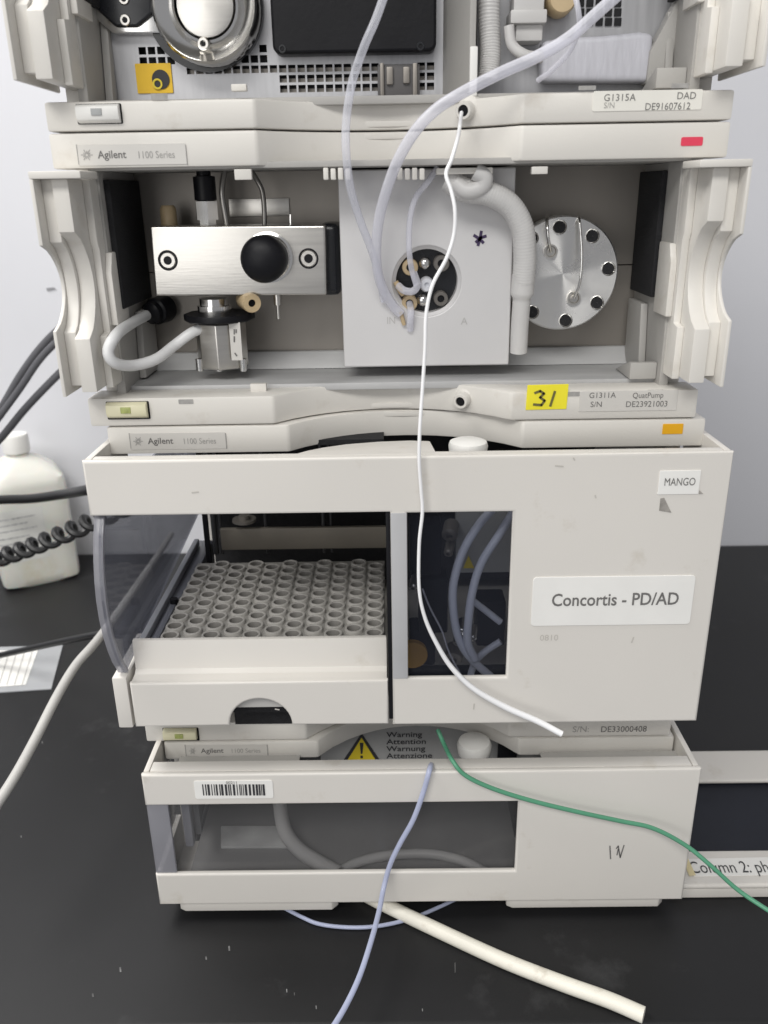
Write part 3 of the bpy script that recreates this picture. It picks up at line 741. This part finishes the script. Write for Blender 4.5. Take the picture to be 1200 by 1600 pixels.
ptext('S/N:', 894, 1144, 9, -.0003, INKL, au); ptext('DE33000408', 938, 1144, 9, -.0003, INKG, au, wide=.9)
# vial tray
tz = zu-.0012
tx0, tx1, ty0, ty1 = at(246, 1000, YC+.018).x, dx1-.002, YC+.0175, .0985
tray = thing('vial_tray', 'grey tray of many round empty vial sockets lying in the open drawer', 'sample tray', ((tx0+tx1)/2, (ty0+ty1)/2, zd0+.0052))
tzd = tz-.0030
tb = MB(); nx, ny = 11, 9; cwx = (tx1-tx0)/nx; cwy = (ty1-ty0)/(ny+.5)
spots = []
for ix in range(nx):
    xa = tx0+ix*cwx; cx_ = xa+cwx/2; sft = .5*cwy*(ix % 2)
    e0, e1 = (ty1-.5*cwy, ty1) if ix % 2 == 0 else (ty0, ty0+.5*cwy)
    tb.bm.faces.new([tb.bm.verts.new(v) for v in ((xa, e0, tzd), (xa+cwx, e0, tzd), (xa+cwx, e1, tzd), (xa, e1, tzd))])
    for iy in range(ny):
        cy_ = ty0+sft+(iy+.5)*cwy; r_ = min(cwx, cwy)*.375; n = 16
        sq = []
        for k in range(n):
            a_ = 2*math.pi*k/n+math.pi/4; ca, sa = math.cos(a_), math.sin(a_); mm = max(abs(ca), abs(sa))
            sq.append(tb.bm.verts.new((cx_+ca/mm*cwx/2, cy_+sa/mm*cwy/2, tzd)))
        rg = [tb.bm.verts.new((cx_+r_*math.cos(2*math.pi*k/n+math.pi/4), cy_+r_*math.sin(2*math.pi*k/n+math.pi/4), tzd)) for k in range(n)]
        for k in range(n): tb.bm.faces.new((sq[k], sq[(k+1) % n], rg[(k+1) % n], rg[k]))
        spots.append((cx_, cy_))
tb.build('tray_deck', TRD, tray, smooth=False)
ro = min(cwx, cwy)*.475; ri = min(cwx, cwy)*.34
sm = MB().lathe([(ro, .0), (ro*.98, .0018), (ro*.94, .0022), (ri*1.06, .0022), (ri, .0018), (ri*.96, -.0060), (.0001, -.0060)], (0, 0, 0), (0, 0, 1), 20, cap=False).mesh()
sm.materials.append(TRY); sm.materials.append(mat('socket_bore_shade', (.21, .20, .187), .6, var=.1))  # bore faces coloured darker than the rim, shade put into the sockets
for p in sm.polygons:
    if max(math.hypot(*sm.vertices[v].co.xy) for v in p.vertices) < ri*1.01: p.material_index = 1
tl = org(tray)
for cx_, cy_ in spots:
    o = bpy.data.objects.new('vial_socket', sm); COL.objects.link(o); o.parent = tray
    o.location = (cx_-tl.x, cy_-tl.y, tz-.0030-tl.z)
sk = MB(); sk.box(tx0+.0002, tx1-.0002, ty0+.0002, ty0+.0015, zd0+.0052, tz-.0034); sk.box(tx0+.0002, tx1-.0002, ty1-.0015, ty1-.0002, zd0+.0052, tz-.0034)
sk.box(tx0+.0002, tx0+.0015, ty0+.002, ty1-.002, zd0+.0052, tz-.0034); sk.box(tx1-.0015, tx1-.0002, ty0+.002, ty1-.002, zd0+.0052, tz-.0034)
sk.build('tray_skirt', TRY, tray)

# ---- degasser (bottom) and the spare one beside it
def tray_module(root, x0, zt, zb, yc, wz1, wz0, wx0, wx1, hw=.1745, top_depth=.05):
    cov = link('front_cover', plate([[(x0-hw, zt), (x0-hw, wz1), (wx1, wz1), (wx1, wz0), (x0-hw, wz0), (x0-hw, zb), (x0+hw, zb), (x0+hw, zt)]], yc, .004, .0014), COV, root)
    sh = MB()
    sh.box(x0-hw+.0045, x0+hw-.0045, yc+.004, yc+.0135, zt-.004, zt-.0001)
    sh.box(x0+hw-.004, x0+hw-.0005, yc+.004, yc+top_depth, zb, zt-.0001)
    sh.box(x0-hw+.0005, x0-hw+.004, yc+.004, yc+top_depth, wz1, zt-.0001)
    sh.box(x0-hw+.0005, x0-hw+.004, yc+.004, yc+top_depth, zb, wz0)
    sh.box(x0-hw+.004, x0+hw-.004, yc+.004, yc+top_depth, zb, zb+.002)
    sh.build('cover_shell', COV, cov, .0005)
    return cov
XG = .0145
ZG0, ZG1 = -.3322, -.3186
dg = thing('degasser_module', 'lowest flat beige module of the stack with long smoked window and barcode label', 'lab instrument', (XG, 0, BZ))
lip('top_lip', XG, ZG0, ZG1, dg, .1695, sag=.034)
zt, zb = -.3166, -.4223
gz1, gz0 = at(520, 1256, YC).z, at(520, 1364, YC).z
gx0, gx1 = at(248, 1310, YC).x, at(807, 1310, YC).x
cv = tray_module(dg, XG, zt, zb, YC, gz1, gz0, gx0, gx1, top_depth=.057)
b = MB()
for s in (-1, 1):
    a, c = sorted((XG+s*.171, XG+s*.167)); b.box(a, c, .0225, .40, BZ+.006, ZG1-.001)
b.box(XG-.167, XG+.167, .397, .40, BZ+.006, ZG1-.001); b.box(XG-.167, XG+.167, .065, .397, ZG1-.004, ZG1-.001)
b.build('rear_case', PLA, dg, .0006)
for q in ((291, 519), (800, 1026)):
    a = at(q[0], 1416, -.030).x; c = at(q[1], 1416, -.030).x
    MB().prism([(a, -.032), (c, -.032), (c+.004, -.028), (c+.004, .02), (a-.004, .02), (a-.004, -.03)], 'z', BZ+.0065, zb-.0005).build('base_rail', COV, dg, .0008)
rb_ = MB()
for x_ in (-.14, .14):
    for y_ in (.02, .36): rb_.lathe([(.010, 0), (.010, .0064)], Vector((XG+x_, y_, BZ)), (0, 0, 1), 16)
rb_.build('rubber_foot', BLK, dg)
# windows: front pane wraps round the left corner
MB().box(XG-.1730, gx1+.004, YC+.0046, YC+.0064, gz0-.004, gz1+.004).build('smoked_window', SMD, dg, .0002)
MB().box(XG-.1740, XG-.1722, YC+.0068, YC+.056, gz0-.003, gz1+.003).build('smoked_side_window', SMD, dg, .0002)
MB().box(XG-.1742, at(268, 1310, YC).x, YC+.0012, YC+.0040, gz0+.0003, gz1-.0003).build('smoked_window_edge', SME, dg, .0006)
GI = mat('degasser_grey', (.30, .295, .29), .45, var=.06)
ib = MB()
ib.box(XG-.150, XG+.09, .060, .062, zb+.004, -.3415); ib.build('inner_back', mat('degasser_back_shade', (.09, .09, .09), .5), dg)  # back wall coloured dark for the shadow of the cover
ZF = -.4145
MB().box(XG-.158, gx1+.008, -.027, .0595, ZF-.002, ZF).build('drip_tray', GI, dg, .0005)
MB().box(XG-.158, gx1+.008, -.029, -.0225, ZF-.002, ZF+.004).build('tray_edge', GI, dg, .001)
def floor_plate(name, px0, px1, y0, y1, h, material):
    q = [onz(x, y, ZF+h) for x, y in ((px0,y1),(px1,y1),(px1,y0),(px0,y0))]
    return MB().prism([(v.x, v.y) for v in q], 'z', ZF+.0002, ZF+h).build(name, material, dg, .0008)
floor_plate('floor_light_patch', 345, 452, 1290, 1323, .0022, mat('floor_light_patch', (.66, .66, .65), .35, var=.2, vscale=40))  # pale plate standing in for light on the tray floor
MB().prism([(at(316,1310,.0).x-.004, .0), (at(316,1310,.0).x, .0), (at(322,1310,.05).x, .055), (at(322,1310,.05).x-.004, .055)], 'z', gz0+.001, gz1+.01).build('inner_wall', mat('wall_grey_in', (.24, .24, .245), .5), dg)
MB().box(at(290,1310,-.01).x, at(303,1310,-.01).x, -.012, -.006, gz0+.001, gz1+.01).build('window_frame', mat('frame_lilac', (.46, .46, .50), .4), dg, .001)
q = [onz(x, y, ZF+.0062+h) for x, y, h in ((436,1225,.022),(438,1262,.010),(446,1300,.003),(468,1328,.001),(495,1346,.0),(530,1366,.0))]
MB().tube(spline(q), .0052, 14).build('waste_hose', HOS, dg)
q = [onz(x, y, ZF+.0045) for x, y in ((520,1368),(560,1347),(610,1336),(670,1334),(720,1344),(765,1366))]
MB().tube(spline(q), .0034, 12).build('inner_loop', HOS, dg)
name_strip(290, 1163, 418, 1183, 0, dg)
# warning panel inside the top recess
wl = link('warning_panel', plate([rect(at(500, 1165, .040).x, at(850, 1165, .040).x, -.372, -.318, .0005)], .0400, .002, .0004), mat('warning_grey', (.36, .36, .355), .5), dg)
Yw = .0397
def wpt(x, y): return at(x, y, Yw)
t_ = MB().ppoly([(534,1192),(565,1146),(596,1192)], Yw-.0004, .0004).build('warning_triangle', INK, wl)
MB().ppoly([(541,1191),(565,1153),(589,1191)], Yw-.0008, .0004).build('warning_field', WYE, t_)
MB().ppoly([(562,1161),(568,1161),(566.3,1178),(563.7,1178)], Yw-.0011, .0003).build('warning_mark', INK, t_)
MB().ppoly([(563,1181),(567,1181),(567,1185),(563,1185)], Yw-.0011, .0003).build('warning_mark', INK, t_)
for i, w_ in enumerate(('Warning', 'Attention', 'Warnung', 'Attenzione', 'Advertencia')):
    ptext(w_, 604, 1152+i*11.0, 8.0, Yw-.0003, INK, wl, wide=1.16, bold=.01)
MB().lathe([(.0110, 0), (.0118, .006), (.0105, .009), (.005, .0105), (.0002, .0107)], Vector((at(741, 1180, .006).x, .008, -.3350)), (0, 0, 1), 28).build('cover_latch', WHT, cv)
MB().pbox(778, 1160, 808, 1200, .026, .004).build('dark_block', BLK, dg, .001)  # black block filling the dark area right of the latch
for q in ((284, 470), (842, 1062)): MB().box(at(q[0], 1190, 0).x, at(q[1], 1190, 0).x, -.0215, -.0015, -.3300, -.3285).build('cover_groove', INN, cv)
bl = sticker('barcode_label', 304, 1219, 427, 1247, YC, PAP, dg, .0016, .0005)
bb = MB(); x = 316.5; rnd = random.Random(3)
while x < 412:
    w_ = rnd.choice((1.2, 1.6, 2.4, 3.2)); bb.pbox(x, 1226, x+w_, 1243, YC-.0009, .0003); x += w_+rnd.choice((1.3, 1.9, 2.8))
bb.build('barcode', INK, bl, smooth=False)
ptext('00211', 353, 1225, 4.2, YC-.0007, INKG, bl)
strokes('pencil_mark', [[(953,1322),(954,1342)],[(963,1326),(966,1322),(969,1340)],[(969,1340),(975,1321)],[(966,1327),(964,1336)]], YC-.0003, .0004, INKG, dg)

ZT = BZ+.0125
sp = thing('spare_cover', 'detached beige cover with dark window and handwritten tape lying flat right of the stack', 'cover', (.36, .03, BZ))
sx0, sx1 = XG+.1760, XG+.1760+.345
y_ = [onz(1140, q, ZT).y for q in (1383, 1328, 1219, 1172)]
def flat(me, ztop):
    # plate() stands upright at Y=0; lay it on its back
    me.transform(Matrix(((1,0,0,0),(0,0,1,0),(0,-1,0,ztop),(0,0,0,1)))); return me
link('cover_frame', flat(plate([rect(sx0, sx1, y_[0], y_[3], .003), rect(sx0+.0060, sx1-.006, y_[1], y_[2])], 0, .004, .0017), ZT), COV, sp)
s2 = MB(); s2.box(sx0+.002, sx1-.002, y_[0]+.0006, y_[0]+.004, BZ+.001, ZT-.004); s2.box(sx0+.002, sx1-.002, y_[3]-.004, y_[3]-.0006, BZ+.001, ZT-.004)
s2.box(sx0+.0006, sx0+.002, y_[0]+.002, y_[3]-.002, BZ+.001, ZT-.004)
s2.build('cover_rim', COV, sp, .0004)
MB().box(sx0+.004, sx1-.004, y_[1]-.004, y_[2]+.004, ZT-.0062, ZT-.0043).build('smoked_window', SMK, sp)
def flatten(o, ax, ay):
    return o
def oz(pts, z): return [onz(x, y, z) for x, y in pts]
def sheet(name, q, material, parent, th=.0003):
    b = MB(); A = [b.bm.verts.new(v) for v in q]; B = [b.bm.verts.new(v-Vector((0, 0, th))) for v in q]; n = len(q)
    b.bm.faces.new(A); b.bm.faces.new(B[::-1])
    for k in range(n): b.bm.faces.new((A[k], B[k], B[(k+1) % n], A[(k+1) % n]))
    return b.build(name, material, parent, smooth=False)
tp_ = sheet('tape_strip', oz(((1075,1342),(1260,1338),(1260,1366),(1084,1369)), ZT+.0004), PAP, sp)
c = bpy.data.curves.new('txt', 'FONT'); c.body = 'Column 2: phenyl'; c.size = 1; c.shear = .1; me = curve_mesh(c)
p0 = onz(1080, 1364, ZT+.0006); p1 = onz(1080, 1346, ZT+.0006); k_ = (p1.y-p0.y)/.70
me.transform(Matrix(((k_*.66,0,0,p0.x),(0,k_,0,p0.y),(0,0,1,ZT+.0006),(0,0,0,1)))); link('handwriting', me, INK, tp_)
sheet('tape_corner', oz(((1066,1341),(1075,1341),(1087,1367),(1077,1368)), ZT+.0009), mat('old_tape', (.72, .62, .36), .5), sp)

# ------------------------------------------------------------------ tubes and wires hanging in front
def wire(name, label, pts, r, material, cat='tube', n=10, per=8, rf=None, group=None):
    return tag(ptube(name, pts, r, material, None, n, per, rf), label, cat, group)
wire('ptfe_line', 'thin opaque white line hanging from the upper plastic port down across the autosampler', [(721,176,.006),(716,212,-.012),(706,248,-.020),(697,272,-.024),(705,298,-.026),(711,330,-.028),(709,368,-.028),(697,405,-.030),(676,445,-.032),(666,490,-.034),(664,545,-.036),(660,610,-.038),(656,670,-.040),(655,720,-.041),(658,765,-.041),(660,800,-.041),(655,850,-.041),(655,920,-.042),(664,965,-.042),(682,1005,-.042),(705,1042,-.042),(740,1076,-.043),(790,1105,-.044),(840,1127,-.046),(878,1147,-.050)], .00105, PTFE, rf=lambda t: .0010 if t < .72 else .0010+.0009*min(1, (t-.72)/.2))
wire('clear_tube', 'clear thin tube curving down from the top edge onto the valve plate', [(612,-40,.0),(588,28,-.004),(568,75,-.006),(550,130,-.006),(541,190,-.006),(541,240,-.008),(548,295,-.004),(563,345,.004),(580,390,.014),(592,430,.022),(600,470,.029)], .0021, TUB)
wire('cloudy_tube', 'thick milky tube sweeping from the upper right down to the valve plate', [(985,-25,-.01),(940,14,-.012),(890,58,-.013),(840,88,-.014),(780,115,-.014),(720,146,-.014),(680,172,-.013),(648,206,-.012),(622,250,-.008),(603,300,-.002),(591,350,.006),(588,400,.014),(594,440,.021),(612,475,.028),(626,490,.030)], .0028, TUC)
wire('side_tube', 'short thin translucent tube branching behind the milky tube at upper right', [(898,-10,.004),(904,20,.002),(904,45,.004),(890,80,.012),(862,110,.020),(840,126,.026)], .0014, TUC)
wire('valve_tube', 'translucent tube from below the detector into the centre of the round valve opening', [(684,262,.018),(668,285,.016),(650,308,.016),(641,340,.016),(639,380,.018),(642,415,.022),(650,445,.026)], .0016, TUC)
wire('bluish_tube', 'bluish tube hanging from the degasser top over its front and off the bench', [(676,1190,.0),(672,1200,-.036),(662,1236,-.040),(646,1280,-.042),(625,1318,-.043),(610,1350,-.043),(600,1385,-.045),(592,1425,-.062),(580,1470,-.082),(562,1525,-.102),(540,1572,-.118),(516,1612,-.132)], .0017, BLU)
wire('green_wire', 'green wire running from the degasser top across its front to the right', [(684,1140,-.012),(694,1163,-.020),(708,1190,-.036),(728,1212,-.040),(770,1232,-.041),(830,1251,-.042),(900,1268,-.042),(970,1283,-.043),(1020,1294,-.044),(1070,1320,-.048),(1110,1352,-.055),(1155,1392,-.062),(1215,1432,-.075)], .0014, GRN)
q = [onz(x, y, BZ+.002) for x, y in ((432,1412),(470,1432),(500,1444),(545,1449),(590,1447),(640,1436),(680,1420),(712,1405))]
tag(MB().tube(spline(q), .0013, 10).build('loop_tube', BLU, None), 'pale bluish loop of tube lying on the bench under the degasser', 'tube')
q = [onz(x, y, BZ+.0048) for x, y in ((560,1392),(610,1418),(700,1461),(790,1502),(880,1537),(950,1562),(1006,1586))]
ct = tag(MB().tube(spline(q), .0047, 16).build('silicone_tube', CRT, None), 'thick cream silicone tube lying diagonally on the bench in front of the stack', 'tube')

# ------------------------------------------------------------------ left side of the bench
bc_ = Vector((at(44, 800, .530).x, .530, BZ))
bo = thing('plastic_jug', 'white plastic jug with white screw cap standing by the wall', 'bottle', bc_)
zt_ = at(29, 678, .530).z-BZ
prof = [(.90, 0), (.98, .004), (1, .012), (1, .62), (1.0, .685), (.96, .73), (.80, .775), (.54, .825), (.34, .858), (.25, .870), (.25, .89)]
bmj = MB(); rings = []; nn = 48; Rj = .0545
for k_, (s_, h_) in enumerate(prof):
    h_ = h_ if k_ < 3 else h_*zt_
    ring = []
    for k in range(nn):
        a_ = 2*math.pi*k/nn; e = 8.0 if s_ > .9 else 4.0 if s_ > .5 else 2.2 if s_ > .6 else 2.
        d_ = (abs(math.cos(a_))**e+abs(math.sin(a_))**e)**(-1/e)
        x_, y_ = d_*math.cos(a_)*Rj*s_*.86, d_*math.sin(a_)*Rj*s_*.80
        an = math.radians(30); ring.append(bmj.bm.verts.new(bc_+Vector((x_*math.cos(an)-y_*math.sin(an), x_*math.sin(an)+y_*math.cos(an), h_))))
    rings.append(ring)
for A, B in zip(rings, rings[1:]):
    for k in range(nn): bmj.bm.faces.new((A[k], A[(k+1) % nn], B[(k+1) % nn], B[k]))
bmj.bm.faces.new(rings[0][::-1]); bmj.bm.faces.new(rings[-1])
bmj.build('jug_body', HDP, bo)
def jug_patch(name, a0, a1, h0, h1, material, off=1.006):
    b = MB(); rows = []
    for h_ in (h0, h1):
        row = []
        for k in range(13):
            a_ = math.radians(a0+(a1-a0)*k/12); d_ = (abs(math.cos(a_))**8+abs(math.sin(a_))**8)**(-1/8)*off
            x_, y_ = d_*math.cos(a_)*Rj*.86, d_*math.sin(a_)*Rj*.80; an = math.radians(30)
            row.append(b.bm.verts.new(bc_+Vector((x_*math.cos(an)-y_*math.sin(an), x_*math.sin(an)+y_*math.cos(an), h_*zt_))))
        rows.append(row)
    for k in range(12): b.bm.faces.new((rows[0][k], rows[0][k+1], rows[1][k+1], rows[1][k]))
    return b.build(name, material, bo)
jl = jug_patch('jug_label', 195, 285, .20, .56, mat('faded_label', (.72, .72, .69), .5, var=.06, vscale=60))
for i_, h_ in enumerate((.50, .46, .42, .37, .33, .28)): jug_patch('label_line', 212, 262 if i_ % 2 else 274, h_, h_+.010, mat('faded_print', (.50, .50, .50), .6, var=.3, vscale=300), 1.009)
cp = MB().lathe([(.0150, .88*zt_), (.0158, .885*zt_), (.0158, .985*zt_), (.0145, 1.0*zt_), (.0002, 1.0*zt_)], bc_, (0, 0, 1), 36).build('screw_cap', WHT, bo)
# papers in a plastic sleeve
q = [onz(x, y, BZ+.0012) for x, y in ((-40,1012),(98,1008),(80,1076),(-40,1084))]
pp = MB(); 
A = [pp.bm.verts.new(v) for v in q]; B = [pp.bm.verts.new(v-Vector((0, 0, .001))) for v in q]
pp.bm.faces.new(A); pp.bm.faces.new(B[::-1])
for k in range(4): pp.bm.faces.new((A[k], B[k], B[(k+1) % 4], A[(k+1) % 4]))
sl_ = pp.build('plastic_sleeve', BAG, None, smooth=False); tag(sl_, 'clear plastic sleeve holding a printed sheet on the bench at left edge', 'document')
pq = MB(); q = [onz(x, y, BZ+.0016) for x, y in ((-40,1018),(60,1014),(40,1070),(-40,1076))]; pq.bm.faces.new([pq.bm.verts.new(v) for v in q]); ps = pq.build('printed_sheet', PAP, sl_, smooth=False)
ln = MB()
for k in range(5):
    x_ = 2+k*12
    q = [onz(x, y, BZ+.0019) for x, y in ((x_,1018),(x_+1,1018),(x_-15,1070),(x_-16,1070))]; ln.bm.faces.new([ln.bm.verts.new(v) for v in q])
ln.build('ruled_line', INKL, sl_, smooth=False)
# cables at the left
wire('black_power_cable', 'smooth black cable passing in front of the white jug', [(-40,786,.42),(0,781,.42),(50,779,.40),(100,772,.36),(140,765,.30),(200,755,.25)], .0052, CBK, 'cable', 12)
wire('black_low_cable', 'black cable crossing low on the bench above the paper sheet', [(-30,1032,.30),(0,1024,.29),(45,1014,.27),(90,1004,.24),(150,992,.19),(210,985,.14)], .0032, CBK, 'cable', 12)
wire('pale_grey_cable', 'pale grey cable curving down the left side of the bench', [(268,835,.52),(246,868,.43),(214,914,.29),(182,960,.19),(150,1003,.12),(118,1040,.09),(88,1090,.055),(55,1155,.02),(22,1215,-.01),(-20,1280,-.035)], .0035, CBL, 'cable', 12)
wire('upper_grey_cable', 'dark grey cable, upper of the pair on the wall left of the pump', [(-30,668,.42),(0,640,.42),(30,590,.42),(60,548,.42),(92,515,.42),(140,480,.42)], .0042, CBD, 'cable', 12)
wire('middle_grey_cable', 'dark grey cable running just beneath the upper one on the wall', [(-30,690,.40),(0,650,.40),(32,606,.40),(62,562,.40),(96,528,.40),(140,500,.40)], .0036, CBD, 'cable', 12)
wire('lower_grey_cable', 'dark grey cable ending above the jug cap, lowest at left', [(-40,722,.42),(0,686,.42),(40,638,.42),(90,586,.42),(140,540,.42)], .0042, CBD, 'cable', 12)
# coiled cord
ax0, ax1 = at(-60, 890, .40), at(215, 782, .26); pts = []
N = 20*14
d_ = (ax1-ax0).normalized(); u_ = d_.orthogonal().normalized(); w_ = d_.cross(u_)
for k in range(N+1):
    t = k/N; a_ = 2*math.pi*13.5*t; sagv = Vector((0, 0, -.005*math.sin(math.pi*t)))
    pts.append(ax0.lerp(ax1, t)+sagv+(u_*math.cos(a_)+w_*math.sin(a_))*.0068)
tag(MB().tube(pts, .0038, 8).build('coiled_cord', CBK, None), 'black coiled cord stretched in front of the white jug', 'cable')
